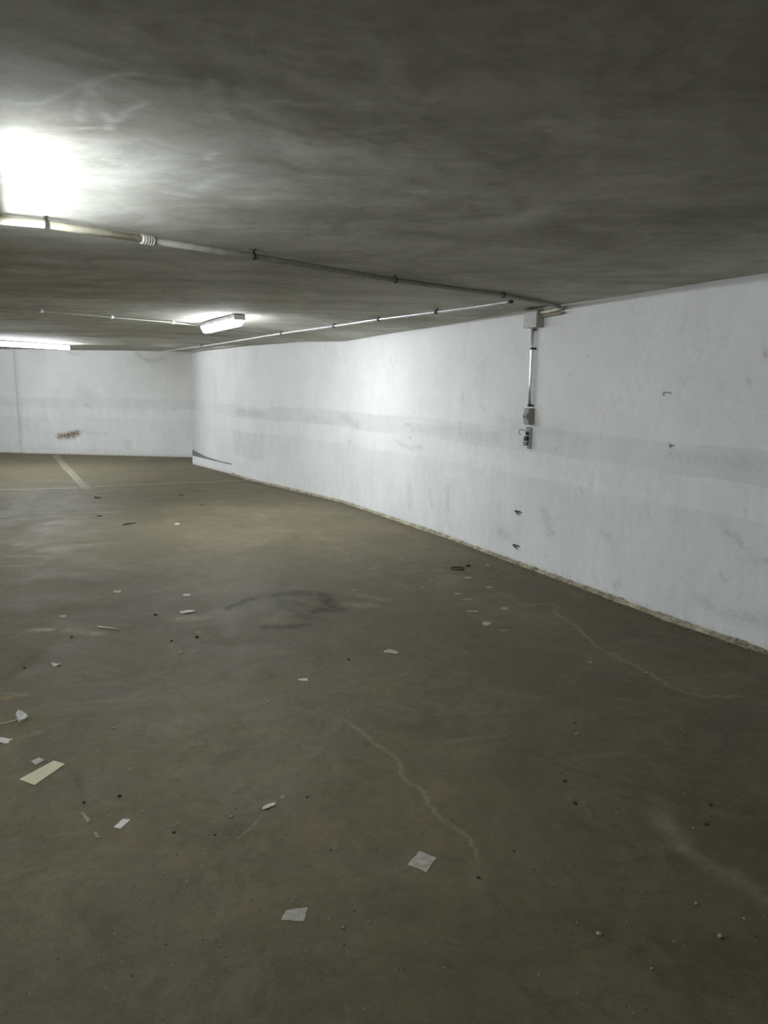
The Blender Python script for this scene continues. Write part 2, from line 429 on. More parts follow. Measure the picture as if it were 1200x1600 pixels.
# the floor stops under the wall: cut what lies outside
def wall_x(y):
    yy = [p.y for p in W] + [flr(301, 725).y, WALL_FAR.y]; xx = [p.x for p in W] + [WALL_FAR.x + .45, WALL_FAR.x]
    return np.interp(y, yy, xx)
lim = wall_x(Y) + 0.12
sel = lim < X
X = np.minimum(X, lim)
grid = np.stack([X, Y, np.zeros_like(X)], 2)
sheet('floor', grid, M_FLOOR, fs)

# ---- ceiling
CP = lambda *ps: [cl(*p) for p in ps]
cs = [(1, wob(CP((0, 152), (60, 160), (138, 125), (185, 113), (215, 110)), .004, 21), .012, .40),
      (1, wob(CP((140, 125), (143, 150), (165, 175), (172, 200)), .004, 22), .010, .60),
      (1, wob(CP((125, 145), (125, 190)), .004, 23), .009, .45), (1, wob(CP((120, 198), (172, 200)), .004, 24), .008, .35),
      (1, wob(CP((180, 188), (200, 170), (225, 157)), .004, 25), .012, .5), (1, wob(CP((60, 175), (62, 165)), .003, 26), .008, .4),
      (1, wob(CP((370, 140), (400, 165), (440, 195)), .008, 27), .02, .25), (1, wob(CP((380, 165), (430, 158), (510, 165)), .008, 28), .015, .25),
      (1, wob(CP((330, 125), (335, 140), (320, 140)), .005, 29), .012, .3), (1, wob(CP((255, 302), (300, 310)), .006, 30), .015, .5),
      (1, wob(CP((310, 300), (330, 285), (360, 275)), .01, 31), .03, .4), (1, wob(CP((325, 250), (330, 240)), .003, 32), .012, .5),
      (1, wob(CP((635, 302), (665, 302)), .008, 33), .02, .4), (1, wob(CP((760, 235), (800, 245)), .008, 34), .02, .25),
      (1, wob(CP((850, 185), (855, 195), (890, 205)), .008, 35), .02, .2), (1, wob(CP((930, 235), (925, 260), (905, 270)), .006, 36), .012, .2),
      (1, wob(CP((700, 360), (790, 345), (860, 325)), .02, 37), .07, .28), (0, wob(CP((700, 395), (800, 370), (900, 345)), .02, 38), .08, .35),
      (0, wob(CP((620, 340), (660, 330), (720, 318)), .02, 39), .08, .35), (0, wob(CP((480, 265), (500, 262)), .02, 40), .05, .3),
      (0, CP((476, 119), (484, 120)), .008, .9), (0, CP((238, 203), (242, 205)), .008, .8), (0, CP((108, 108), (111, 109)), .006, .9),
      (2, wob(CP((560, 250), (500, 215)), .01, 41), .05, .25), (2, CP((900, 290), (1010, 300)), .12, .22), (2, CP((820, 170), (690, 130)), .10, .18),
      (0, CP((640, 20), (1200, 120)), .25, .25), (0, CP((0, 60), (500, 90)), .2, .25), (1, CP((20, 422), (75, 430)), .02, .5), (1, CP((20, 455), (85, 462)), .02, .5),
      (0, CP((0, 405), (220, 425)), .15, .40), (0, CP((225, 440), (300, 450)), .18, .25)]
xs2 = steps((-12.6, -3, .12), (-3, 2.6, .025), (2.6, 7.4, .12)); ys2 = steps((NEAR_Y, 1.4, .12), (1.4, 4.6, .02), (4.6, 16.6, .06))
X, Y = np.meshgrid(xs2, ys2, indexing='ij'); X = np.minimum(X, wall_x(Y) + .12)
Z = ceil_z(Y, X)
Z = Z + 0.006 * np.sin(X * 1.7 + 0.6 * Y) + 0.005 * np.sin(Y * 2.3 - X)
sheet('ceiling', np.stack([X, Y, Z], 2), M_CEIL, cs, flip=True)

# ---- right wall
def wall_grid(P, du, z1=None, dz=.03):
    pts = [P[0]]
    for a, b in zip(P, P[1:]):
        k = max(1, int((b - a).length / du))
        for j in range(1, k + 1): pts.append(a.lerp(b, j / k))
    rows = []
    for p in pts:
        top = (ceil_z(p.y) + .03) if z1 is None else z1
        n_ = int(round(2.25 / dz)) if z1 is None else max(1, int(z1 / dz))
        rows.append([(p.x, p.y, -0.02 + (top + .02) * j / n_) for j in range(n_ + 1)])
    return np.array(rows)
ws = [(0, WP((368, 637), (414, 655)), None, .38), (0, WP((364, 672), (412, 722)), None, .22), (0, WP((640, 660), (783, 694)), None, .22), (0, WP((470, 648), (556, 668)), None, .18), (0, WP((1040, 700), (1198, 742)), None, .22),
      (0, wob(WP((726, 540), (725, 600), (721, 640), (719, 680)), .003, 51), .008, .55),
      (0, WP((620, 690), (640, 700), (660, 698)), .02, .4), (0, WP((632, 665), (640, 663)), .010, .8), (0, WP((640, 685), (644, 682)), .010, .8),
      (0, WP((545, 692), (548, 688)), .03, .5), (0, WP((490, 650), (495, 655)), .05, .4), (0, WP((530, 650), (560, 665)), .06, .4),
      (0, WP((1133, 827), (1145, 838)), .018, .7), (0, WP((1155, 840), (1158, 850)), .016, .7), (0, WP((1175, 876), (1200, 878)), .016, .6),
      (0, WP((1128, 898), (1132, 905)), .015, .5), (0, WP((1130, 960), (1200, 970)), .04, .35), (0, WP((960, 915), (970, 912)), .02, .5),
      (0, WP((850, 800), (860, 830)), .06, .5), (0, WP((780, 830), (795, 840)), .04, .5), (0, WP((940, 830), (950, 840)), .03, .35),
      (0, WP((1090, 935), (1110, 945)), .04, .35), (0, WP((780, 655), (880, 675)), .05, .25),
      (0, WP((640, 760), (640, 790)), .05, .3), (0, WP((670, 760), (675, 790)), .03, .3), (0, WP((700, 760), (700, 800)), .03, .35),
      (2, WP((1197, 548), (1199, 566)), .010, .75),
      (1, WP((840, 530), (900, 640)), .10, .30), (1, WP((700, 740), (730, 742)), .05, .5), (1, WP((690, 700), (780, 722), (1000, 780)), .05, .4)]
r5 = random.Random(5)
for k in range(26):                                                    # nail holes in the plaster
    px, py = r5.uniform(720, 1190), r5.uniform(520, 900)
    p = wall_pt(px, py)
    if p is not None: ws.append((0, [p], .010, r5.uniform(.4, .9)))
for px, py in ((953, 571), (940, 624), (1046, 695), (1017, 779), (986, 733), (1039, 836), (1033, 745), (924, 757), (909, 768), (932, 905), (845, 635), (783, 663), (757, 638)):
    ws.append((0, [wall_pt(px, py)], .012, 1.0))
Wm = [p.copy() for p in W]
sheet('wall_right', wall_grid(Wm, .03), M_WALL, ws)

# ---- recessed bay at the far end, behind a low ledge
R0 = W[-1]; e_, n_, _z = wall_frame(R0)
BAY = [R0, R0 + Vector((.02, .06, 0)), flr(340, 732), flr(322, 726), flr(303.5, 714.8), WALL_FAR]
BAY[2] = R0.lerp(flr(340, 733.5), 1); 
ws2 = [(0, [Vector((p.x, p.y, zz)) for zz in (1.5, 1.3)], .03, .5) for p in (WALL_FAR,)]
for zz in (1.42, 1.33, 1.27, .95, .9, .86, .30):
    ws2.append((0, [Vector((WALL_FAR.x, WALL_FAR.y, zz))], .035, .9))
RC = [flr(362.5, 738.6), flr(345, 734.5), flr(322, 726.5), WALL_FAR]
g = wall_grid([R0] + RC, .06)
sheet('wall_recess', g, M_WALL, ws2).name = 'wall_recess'
LE = flr(301, 725)
bm = bmesh.new()
ftop = 0.165
fr = [R0 + (LE - R0) * (k / 8) for k in range(9)]
bk = [R0 + (flr(345, 736) - R0) * 1.0, flr(322, 726), WALL_FAR]
ring = fr + RC[::-1]
lo = [bm.verts.new((p.x, p.y, 0)) for p in ring]; hi = [bm.verts.new((p.x, p.y, ftop)) for p in ring]
for i in range(len(ring)):
    j = (i + 1) % len(ring); bm.faces.new((lo[i], lo[j], hi[j], hi[i]))
bm.faces.new(hi); bmesh.ops.recalc_face_normals(bm, faces=bm.faces)
me = bpy.data.meshes.new('trim_ledge'); bm.to_mesh(me); bm.free()
me.materials.append(M_WALL); me.materials.append(M_GREYPAINT)
for p in me.polygons:
    if abs(p.normal.z) > .7: p.material_index = 1
tag(link('trim_ledge', me), kind='structure')

# ---- back wall: the part left of the joint sits a little back
B1 = WALL_FAR; BJ = flr(33, 708); e = (BJ - B1).normalized()
BL = BJ + e * 1.3
bs = []
def back_pt(px, py):
    d = ray(px, py); nrm = Vector((-e.y, e.x, 0)); t = (B1 - EYEV).dot(nrm) / d.dot(nrm); return EYEV + d * t
BP = lambda *ps: [back_pt(*p) for p in ps]
bs += [(0, [Vector((BJ.x, BJ.y, 0)), Vector((BJ.x, BJ.y, 2.2))], .06, .5), (2, wob(BP((92, 682), (105, 680), (122, 676)), .02, 61), .055, 1.6), (2, BP((102, 681), (114, 680)), .06, 1.6), (0, BP((105, 682), (112, 681.5)), .045, 1.6), (0, BP((120, 677), (123, 678)), .03, 1.2),  # first stroke paints the joint's shade line dark
       (0, BP((130, 673), (131, 673)), .03, .9), (0, wob(BP((135, 676), (158, 677)), .02, 62), .02, .55), (0, BP((165, 679), (166, 679)), .028, .9),
       (0, wob(BP((105, 548), (115, 553), (130, 551)), .03, 63), .04, .45), (0, wob(BP((215, 553), (225, 560), (237, 565), (252, 560)), .02, 64), .045, .50),
       (0, BP((125, 612), (140, 620)), .15, .25), (0, BP((200, 692), (200, 700)), .08, .35), (0, BP((134, 632), (142, 636)), .05, .4),
       (0, BP((43, 700), (300, 712)), .05, .22), (0, BP((65, 698), (70, 696)), .04, .4), (0, BP((272, 640), (274, 640)), .04, .3)]
sheet('wall_back', wall_grid([B1, BJ], .05, dz=.04), M_WALL, bs)
nb = Vector((-e.y, e.x, 0))
if nb.y > 0: nb.negate()
PIL = BJ - nb * .04
sheet('wall_back_left', wall_grid([BJ, PIL, PIL + e * 4.5], .05, dz=.04), M_WALL, [(0, [Vector((BJ.x, BJ.y, 0)), Vector((BJ.x, BJ.y, 2.2))], .06, .6), (0, [Vector((PIL.x, PIL.y, 0)), Vector((PIL.x, PIL.y, 2.2))], .02, .7)]).name = 'wall_back.001'  # dark strokes paint shade down the joint
# ---- the rest of the shell, outside the frame
far_l = PIL + e * 4.5
sheet('wall_left', wall_grid([far_l, Vector((far_l.x, NEAR_Y, 0))], .5, dz=.5), M_WALL, [])
sheet('wall_front', wall_grid([Vector((far_l.x, NEAR_Y, 0)), Vector((W[0].x, NEAR_Y, 0))], .5, dz=.5), M_WALL, [])

# ---- crumbled plaster lip along the foot of the right wall
bm = bmesh.new(); rows = []
lip = [LE] + W[::-1][:-1]; pts = []
for a, b in zip(W[1:], W[2:]):
    k = int((b - a).length / .03)
    for j in range(k): pts.append(a.lerp(b, j / k))
near_pts = [W[1].lerp(W[0], j / 60) for j in range(60, 0, -1)]
for p in near_pts[40:] + pts:
    e2, n2, up = wall_frame(p)
    a = .5 + .5 * mnoise.noise(Vector((p.x * 3, p.y * 3, 1))); b_ = .5 + .5 * mnoise.noise(Vector((p.x * 14, p.y * 14, 5))); c_ = .5 + .5 * mnoise.noise(Vector((p.x * 40, p.y * 40, 9)))
    wd = .010 + .022 * a + .018 * b_; h = .003 + .010 * a + .012 * b_ + .006 * c_
    rows.append([bm.verts.new(p + n2 * x + up * z) for x, z in ((-.01, h * 1.6), (.004, h * 1.5), (wd * .45, h * 1.0), (wd * .8, h * .5), (wd * 1.15, -.002))])
for r1, r2 in zip(rows, rows[1:]):
    for k in range(4): bm.faces.new((r1[k], r1[k + 1], r2[k + 1], r2[k]))
bmesh.ops.recalc_face_normals(bm, faces=bm.faces)
if bm.faces[0].normal.z < 0: bmesh.ops.reverse_faces(bm, faces=bm.faces)
me = bpy.data.meshes.new('baseboard_right'); bm.to_mesh(me); bm.free()
tag(link('baseboard_right', me, M_DEBRIS), kind='structure')

# ------------------------------------------------------------------ parking lines painted on the floor
def strip(name, pts, wd, mat, label, th_=.002, ends=None):
    bm = bmesh.new(); L_ = []
    r = random.Random(name + str(wd))
    P = []
    for a, b in zip(pts, pts[1:]):
        k = max(2, int((b - a).length / .08)); P += [a.lerp(b, j / k) for j in range(k)]
    P.append(pts[-1])
    for i, p in enumerate(P):
        d = (P[min(i + 1, len(P) - 1)] - P[max(i - 1, 0)]).normalized(); s = Vector((-d.y, d.x, 0))
        h = wd / 2 * (1 + r.uniform(-.12, .12))
        L_.append((bm.verts.new(p + s * h + Vector((0, 0, th_))), bm.verts.new(p - s * h + Vector((0, 0, th_))),
                   bm.verts.new(p + s * (h + .003) + Vector((0, 0, -.001))), bm.verts.new(p - s * (h + .003) + Vector((0, 0, -.001)))))
    for a, b in zip(L_, L_[1:]):
        bm.faces.new((a[0], a[1], b[1], b[0])); bm.faces.new((a[2], a[0], b[0], b[2])); bm.faces.new((a[1], a[3], b[3], b[1]))
    bmesh.ops.recalc_face_normals(bm, faces=bm.faces)
    if sum(f.normal.z for f in bm.faces) < 0: bmesh.ops.reverse_faces(bm, faces=bm.faces)
    o = solo(name, bm, mat, P[len(P) // 2])
    return tag(o, label, 'floor marking')
strip('parking_line', FP((86, 711), (100, 727), (135, 764)), .125, M_LINE, 'worn beige painted bay line running to the back wall')
strip('parking_line', FP((-60, 768.5), (0, 765.5), (120, 762.5)), .055, M_WLINE, 'bright white end of the painted line crossing the garage floor at left')
strip('parking_line', FP((148, 760), (250, 756), (388, 750.5)), .055, M_LINE, 'thin pale painted line from the beige bay line to the right wall')
strip('parking_line', FP((-60, 773), (0, 770), (140, 767)), .04, M_FLINE, 'thin beige line just in front of the bright white line')
strip('parking_line', FP((-60, 811), (0, 808.5), (100, 803), (195, 799.5)), .03, M_FLINE, 'faint worn line nearest the camera in the mid floor at left')

# ------------------------------------------------------------------ pipes on the ceiling
def clip(bm, p, d, r, up, plate=.03, thick=.012):
    """saddle clip: a ring round the pipe and a foot reaching up to the slab"""
    d = d.normalized(); s = d.cross(up).normalized()
    tube(bm, [p - d * thick, p + d * thick], r * 1.25, 12)
    box(bm, p, d, s, up, -thick, thick, -r * .55, r * .55, 0, plate)
    box(bm, p, d, s, up, -thick * .8, thick * .8, -r * 1.5, r * 1.5, plate - .004, plate)

# near pipe, cream then grey, from the left to the right wall
PD = .030
p_px = [(0, 344), (72, 350.5), (220, 373), (240, 376.5), (395, 400.5), (617, 437.5), (786, 461), (851, 473), (874, 479.5)]
pp = [cl(x, y, PD) for x, y in p_px]
ext = pp[0] + (pp[0] - pp[2]).normalized() * 3.2; ext.z = ceil_z(ext.y, ext.x) - PD
t = empty('ceiling_pipe', (pp[3].x, pp[3].y, pp[3].z), 'thick cream and grey plastic pipe crossing the near ceiling to the right wall', 'pipe')
bm = bmesh.new(); tube(bm, [ext, pp[0], pp[1], pp[2]], .0165, 18); part('cream_length', bm, M_PVC, t, True)['label'] = 'cream length of pipe'
bm = bmesh.new(); tube(bm, [pp[2], pp[3]], .0195, 18)
for k in range(5):
    q = pp[2].lerp(pp[3], (k + .5) / 5); dd = (pp[3] - pp[2]).normalized() * .003; tube(bm, [q - dd, q + dd], .0215, 18)
part('coupling', bm, M_PVCW, t, True)['label'] = 'pale ribbed coupling'
bm = bmesh.new(); tube(bm, pp[3:], .0150, 18); part('grey_length', bm, M_PVCG, t, True)['label'] = 'grey length of pipe'
for k in (1, 4, 5, 6):
    bm = bmesh.new(); clip(bm, pp[k], pp[k + 1] - pp[k - 1], .0165, Vector((0, 0, 1)), PD + .004, .007)
    part('clip', bm, M_DARK, t)
# elbow at the wall, running back to the junction box
we, wn, up = wall_frame(wall_pt(850, 500))
A = pp[-1]; end_w = wall_pt(846, 489, .035)
c1 = wall_pt(879, 481, .03); c1.z = A.z - .003
bm = bmesh.new()
curve = []
def bez(a, b, c, k=10): return [a * (1 - s) ** 2 + b * 2 * s * (1 - s) + c * s * s for s in [j / k for j in range(k + 1)]]
tube(bm, bez(A, c1, c1.lerp(end_w, .45)) + [end_w], .016, 16)
part('elbow', bm, M_PVC, t, True)['label'] = 'cream elbow turning back to the junction box'
c2 = c1 + Vector((0, 0, -.035)) - we * .01; bm = bmesh.new(); tube(bm, [c2.lerp(end_w + Vector((0, 0, -.028)), k / 4) for k in range(5)], .010, 12)
# (kept short: second thin cable under the elbow)
part('cable', bm, M_OLD, t, True)

# thin cable pipe running to the ceiling light
p2 = [cl(x, y, .014) for x, y in ((0, 481), (65, 486), (175, 496), (270, 504), (309, 509))]
ext2 = p2[0] + (p2[0] - p2[1]) * 4; ext2.z = ceil_z(ext2.y, ext2.x) - .014
t = empty('cable_conduit', tuple(p2[2]), 'thin pale conduit feeding the short ceiling light from the left', 'conduit')
bm = bmesh.new(); tube(bm, [ext2] + p2, .0075, 12); part('conduit_tube', bm, M_OLD, t, True)
for k in (1, 2, 3):
    bm = bmesh.new(); clip(bm, p2[k], p2[k + 1] - p2[k - 1], .013, Vector((0, 0, 1)), .016, .014); part('clip', bm, M_WHITEP, t)

# bright metal conduit under the ceiling beside the right wall
q = [cl(x, y, .030) for x, y in ((250, 549.5), (315, 541), (352, 535.5), (440, 521), (522, 509.5), (592, 499), (682, 487.5), (740, 480), (797, 471.5))]
t = empty('metal_conduit', tuple(q[4]), 'long shiny metal conduit clipped to the ceiling along the right wall', 'conduit')
bm = bmesh.new(); tube(bm, q, .0115, 16); part('conduit_tube', bm, M_ALU, t, True)
bm = bmesh.new(); d = (q[-1] - q[-2]).normalized(); tube(bm, [q[-1] - d * .01, q[-1] + d * .022], .013, 16); part('end_cap', bm, M_DARK, t, True)
for k in (1, 3, 4, 5, 6):
    bm = bmesh.new(); clip(bm, q[k], q[k + 1] - q[k - 1], .0145, Vector((0, 0, 1)), .034, .012); part('clip', bm, M_DARK, t)

# small white saddle clips left on the ceiling beside the conduit
proto = None
for x, y in ((691, 488.5), (730, 485), (745, 483.5), (754, 482.3), (761, 481), (774, 479), (785, 477)):
    p = cl(x, y, .0)
    if proto is None:
        bm = bmesh.new()
        tube(bm, [Vector((math.cos(a) * .012, 0, -.006 - math.sin(a) * .016)) for a in [math.pi * k / 8 for k in range(9)]], .003, 8)
        tube(bm, [Vector((.014, 0, 0)), Vector((.014, 0, -.014))], .005, 8); tube(bm, [Vector((-.014, 0, 0)), Vector((-.014, 0, -.014))], .005, 8)
        o = solo('saddle_clip', bm, M_WHITEP, (0, 0, 0), True); proto = o
    else:
        o = proto.copy(); C.objects.link(o)
    o.location = p; o.rotation_euler = (0, 0, x)
    if x < 700: tag(o, 'lone small white clip on the ceiling, left of the row of clips', 'clip')
    else: tag(o, 'tiny white clip in the row on the ceiling beside the shiny conduit end', 'clip', 'row of tiny clips on the ceiling')

# ------------------------------------------------------------------ fluorescent fittings
def batten(c, d, length, strength, label, width=.10, depth=.085, drop=0.0, down=1.0, name='ceiling_light', screws=True):
    d = d.normalized(); s = Vector((-d.y, d.x, 0)).normalized(); up = Vector((0, 0, 1))
    top = Vector((c.x, c.y, ceil_z(c.y, c.x) - drop + .004))
    t = empty(name, tuple(top), label, 'light fitting'); h = length / 2
    bm = bmesh.new(); box(bm, top, d, s, up, -h, h, -width / 2, width / 2, -.042, 0, .004)
    tr = part('tray', bm, M_WHITEP, t)
    for sg in (-1, 1):
        bm = bmesh.new(); x0, x1 = (h - .004, h + .022) if sg > 0 else (-h - .022, -h + .004)
        box(bm, top, d, s, up, x0, x1, -width / 2 - .004, width / 2 + .004, -.058, -.004, .006); part('end_cap', bm, M_WHITEP, t)
    # rounded prismatic diffuser
    bm = bmesh.new(); prof = [(-.46, -.040), (-.48, -.060), (-.40, -.40 * .2 - .01), (-.22, -1.0), (.22, -1.0), (.40, -.09), (.48, -.060), (.46, -.040)]
    prof = [(-.47, -.040), (-.47, -.070), (-.40, -.5 * depth - .045), (-.25, -.042 - depth), (.25, -.042 - depth), (.40, -.5 * depth - .045), (.47, -.070), (.47, -.040)]
    R = []
    for x in (-h + .012, h - .012): R.append([bm.verts.new(top + d * x + s * (a * width) + up * b) for a, b in prof])
    for k in range(len(prof) - 1): bm.faces.new((R[0][k], R[0][k + 1], R[1][k + 1], R[1][k]))
    bm.faces.new(R[0]); bm.faces.new(R[1][::-1]); bmesh.ops.recalc_face_normals(bm, faces=bm.faces)
    bm.faces.ensure_lookup_table()
    for f in bm.faces:
        if f.normal.z < -.9: f.material_index = 1
    df = part('diffuser', bm, glow('lit_diffuser', strength), t); df.data.materials.append(glow('lit_diffuser_base', strength * down))
    for k in range(4):
        for sg in (-1, 1):
            bm = bmesh.new(); x = -h + length * (k + .5) / 4
            box(bm, top, d, s, up, x - .012, x + .012, sg * width * .5 - .004, sg * width * .5 + .004, -.056, -.022, .001)
            part('latch', bm, M_STEEL, t)
    return t
a, b = cl(321, 511, .04), cl(374, 498, .04)
batten((a + b) / 2, b - a, 1.28, E_CEIL, 'short boxy fluorescent light glowing on the ceiling in mid room', .105, .068, 0.0, 2.1)
def bare(c, d, length, strength, label):
    d = d.normalized(); s = Vector((-d.y, d.x, 0)).normalized(); up = Vector((0, 0, 1)); h = length / 2
    top = Vector((c.x, c.y, ceil_z(c.y, c.x) + .004))
    t = empty('tube_light', tuple(top), label, 'light fitting')
    bm = bmesh.new(); box(bm, top, d, s, up, -h, h, -.03, .03, -.045, 0, .004); part('tray', bm, M_WHITEP, t)
    bm = bmesh.new(); tube(bm, [top + d * (-h + .03) - up * .085, top + d * (h - .03) - up * .085], .026, 16)
    part('tube', bm, glow('lit_tube', strength), t, True)
    for sg in (-1, 1):
        bm = bmesh.new(); x = sg * (h - .012)
        box(bm, top, d, s, up, x - .014, x + .014, -.022, .022, -.115, -.03, .004); part('lamp_holder', bm, M_DARK if sg > 0 else M_WHITEP, t)
    return t
a, b = cl(0, 532, .02), cl(110, 539, .02); dd = (b - a).normalized()
bare(b - dd * .80, dd, 1.58, E_BARE, 'long bare fluorescent tube light by the back wall, cut by the left edge')
# a fitting just past the left edge, then unseen fill lamps added for brightness
a = (cl(-56, 195) + cl(-34, 328)) / 2; wd_ = (W[3] - W[2]).normalized()
batten(a, wd_, 1.20, E_NEAR, 'fluorescent light just beyond the left edge above the near floor', .10, .12, .05, .75)
batten(Vector((-10.5, 9.5, 0)), wd_, 1.28, E_FILL * .7, 'added unseen fill lamp far to the left', .125)
batten(Vector((-9.5, 1.2, 0)), wd_, 1.28, E_FILL, 'added unseen fill lamp near the left wall', .125)
batten(Vector((-10.2, 5.2, 0)), wd_, 1.28, E_FILL, 'added unseen fill lamp in the left bay', .125)
batten(Vector((-0.5, -2.4, 0)), wd_, 1.28, E_FILL * .008, 'added unseen fill lamp on the ceiling behind the camera', .125)

# ------------------------------------------------------------------ electrical gear on the right wall
# junction box up at the ceiling
e3, n3, up = wall_frame(wall_pt(850, 497)); o3 = wall_pt(850, 497)
ztop = ceil_z(o3.y) - .015
o3 = Vector((o3.x, o3.y, 0))
t = empty('junction_box', (o3.x, o3.y, ztop - .14), 'pale grey junction box high on the right wall under the ceiling', 'junction box')
bm = bmesh.new(); box(bm, o3, e3, n3, up, 0, .17, 0, .060, ztop - .145, ztop, .004); part('body', bm, M_BOX, t)
bm = bmesh.new(); box(bm, o3, e3, n3, up, -.003, .173, .058, .080, ztop - .148, ztop + .002, .006); lid = part('cover', bm, M_BOX, t)
for a_ in (.018, .152):
    for z_ in (.018, .125):
        bm = bmesh.new(); c_ = o3 + e3 * a_ + n3 * .079 + up * (ztop - .145 + z_); tube(bm, [c_, c_ + n3 * .004], .006, 10); part('screw', bm, M_STEEL, lid)
# vertical conduit down to the switch
top_c = wall_pt(834, 511, .028); bot_c = wall_pt(826, 635, .028)
xy = (top_c + bot_c) / 2
pa = Vector((xy.x, xy.y, ztop - .14)); pb = Vector((xy.x, xy.y, bot_c.z))
t = empty('wall_conduit', tuple(pb), 'upright metal conduit on the right wall between junction box and switch', 'conduit')
bm = bmesh.new(); tube(bm, [pa, pa.lerp(pb, .3), pa.lerp(pb, .7), pb], .0135, 16); part('conduit_tube', bm, M_ALU, t, True)
for f_, m_ in ((.03, M_STEEL), (.265, M_DARK), (.99, M_DARK)):
    bm = bmesh.new(); c_ = pa.lerp(pb, f_)
    tube(bm, [c_ - up * .008, c_ + up * .008], .0175, 14); box(bm, c_, e3, n3, up, -.026, .026, -.027, -.012, -.008, .008)
    part('clip', bm, m_, t)
# switch
sz0, sz1 = wall_pt(820, 663, .03).z, wall_pt(820, 637.5, .03).z
base = Vector((xy.x, xy.y, 0)) - n3 * .028
t = empty('light_switch', (base.x, base.y, sz0), 'aged grey surface-mounted light switch box below the upright conduit', 'switch')
bm = bmesh.new(); box(bm, base, e3, n3, up, -.040, .040, 0, .045, sz0, sz1, .006); bd = part('body', bm, M_SWITCH, t)
bm = bmesh.new(); box(bm, base, e3, n3, up, -.036, .036, .044, .058, sz0 + .005, sz1 - .005, .005); part('cover', bm, M_SWITCH, t)
zc = (sz0 + sz1) / 2
bm = bmesh.new(); box(bm, base, e3, n3, up, -.028, .028, .056, .072, zc - .026, zc + .026, .004); kn = part('rocker', bm, M_SWITCH, t)
bm = bmesh.new(); box(bm, base, e3, n3, up, -.020, .020, .070, .0735, zc - .010, zc + .004, .001); part('slot', bm, M_DARK, kn)
# opened socket with its wires hanging out
zz0, zz1 = wall_pt(829, 702, .02).z, wall_pt(829, 668, .02).z
ob = wall_pt(830, 686, .0); ob = Vector((ob.x, ob.y, 0))
t = empty('broken_socket', (ob.x, ob.y, zz0), 'opened wall socket with bare terminals and loose wires below the switch', 'socket')
bm = bmesh.new(); box(bm, ob, e3, n3, up, -.004, .046, 0, .010, zz0, zz1, .003); part('back_plate', bm, M_SWITCH, t)
bm = bmesh.new(); box(bm, ob, e3, n3, up, -.006, .000, .004, .026, zz0, zz1 - .006, .001); part('side_flange', bm, M_BOX, t)
zm = (zz0 + zz1) / 2
for k, (u0, z0_, w_, h_) in enumerate(((.010, zm - .062, .024, .030), (.004, zm - .024, .034, .040), (.010, zm + .026, .026, .030))):
    bm = bmesh.new(); box(bm, ob, e3, n3, up, u0, u0 + w_, .008, .052 - .006 * k, z0_, z0_ + h_, .002); part('terminal_block', bm, M_DARK if k != 0 else M_STEEL, t)
wires = [[(.02, .03, .045), (.035, .06, .07), (.055, .085, .065), (.06, .088, .04), (.05, .07, .03)],
         [(.02, .03, .02), (.03, .05, .01), (.028, .055, -.03), (.02, .035, -.05)],
         [(.0, .03, .05), (.01, .045, .075), (.022, .04, .09), (.02, .01, .095)],
         [(.03, .03, -.03), (.045, .05, -.045), (.035, .045, -.065), (.02, .03, -.06)]]
for wv in wires:
    P = [ob + e3 * a + n3 * b + up * (zm + c) for a, b, c in wv]; Q = []
    for i in range(len(P) - 1):
        p0, p1, p2_, p3 = P[max(i - 1, 0)], P[i], P[i + 1], P[min(i + 2, len(P) - 1)]
        for k in range(6):
            s = k / 6; Q.append(.5 * ((2 * p1) + (p2_ - p0) * s + (2 * p0 - 5 * p1 + 4 * p2_ - p3) * s * s + (3 * p1 - p0 - 3 * p2_ + p3) * s ** 3))
    Q.append(P[-1]); bm = bmesh.new(); tube(bm, Q, .0035, 8); part('wire', bm, M_STEEL, t, True)
# broken-off brackets lower down
def bracket(px, py, label, drips, sc=1.0, mat=M_DARK, name='wall_bracket'):
    p = wall_pt(px, py); e2, n2, u2 = wall_frame(p)
    t = empty(name, tuple(p), label, 'bracket')
    bm = bmesh.new()
    tube(bm, [p + (e2 * a + u2 * c + n2 * b) * sc for a, b, c in ((-.045, .0, -.004), (-.035, .014, .004), (0, .020, .008), (.035, .014, .002), (.048, -.002, -.006))], .0042 * sc, 8)
    part('strap', bm, mat, t, True)
    for dx, ln in drips:
        bm = bmesh.new(); c_ = p + e2 * dx * sc + n2 * .012
        tube(bm, [c_, c_ - u2 * ln * sc * .6 + n2 * .004, c_ - u2 * ln * sc - n2 * .012], [.0045 * sc, .0035 * sc, .002 * sc], 8); part('stub', bm, mat, t, True)
bracket(810, 799, 'upper small rusty pipe bracket on the right wall', ((-.02, .03), (.005, .035), (.02, .018)))
bracket(807, 852, 'lower small rusty pipe bracket near the foot of the right wall', ((-.015, .035), (.012, .03), (.03, .02)))
bracket(1043, 614, 'thin bent wire hook on the upper right wall', ((.03, .025),), .8, M_OLD, 'wall_hook')
bracket(1050, 696, 'small dark screw hook on the right wall below the bent hook', ((-.01, .03), (.01, .05)), .45, M_DARK, 'wall_hook')
bracket(681, 831, 'dark clump stuck at the foot of the right wall', ((0, .02), (.02, .02)), .8, M_STONE, 'wall_clump')

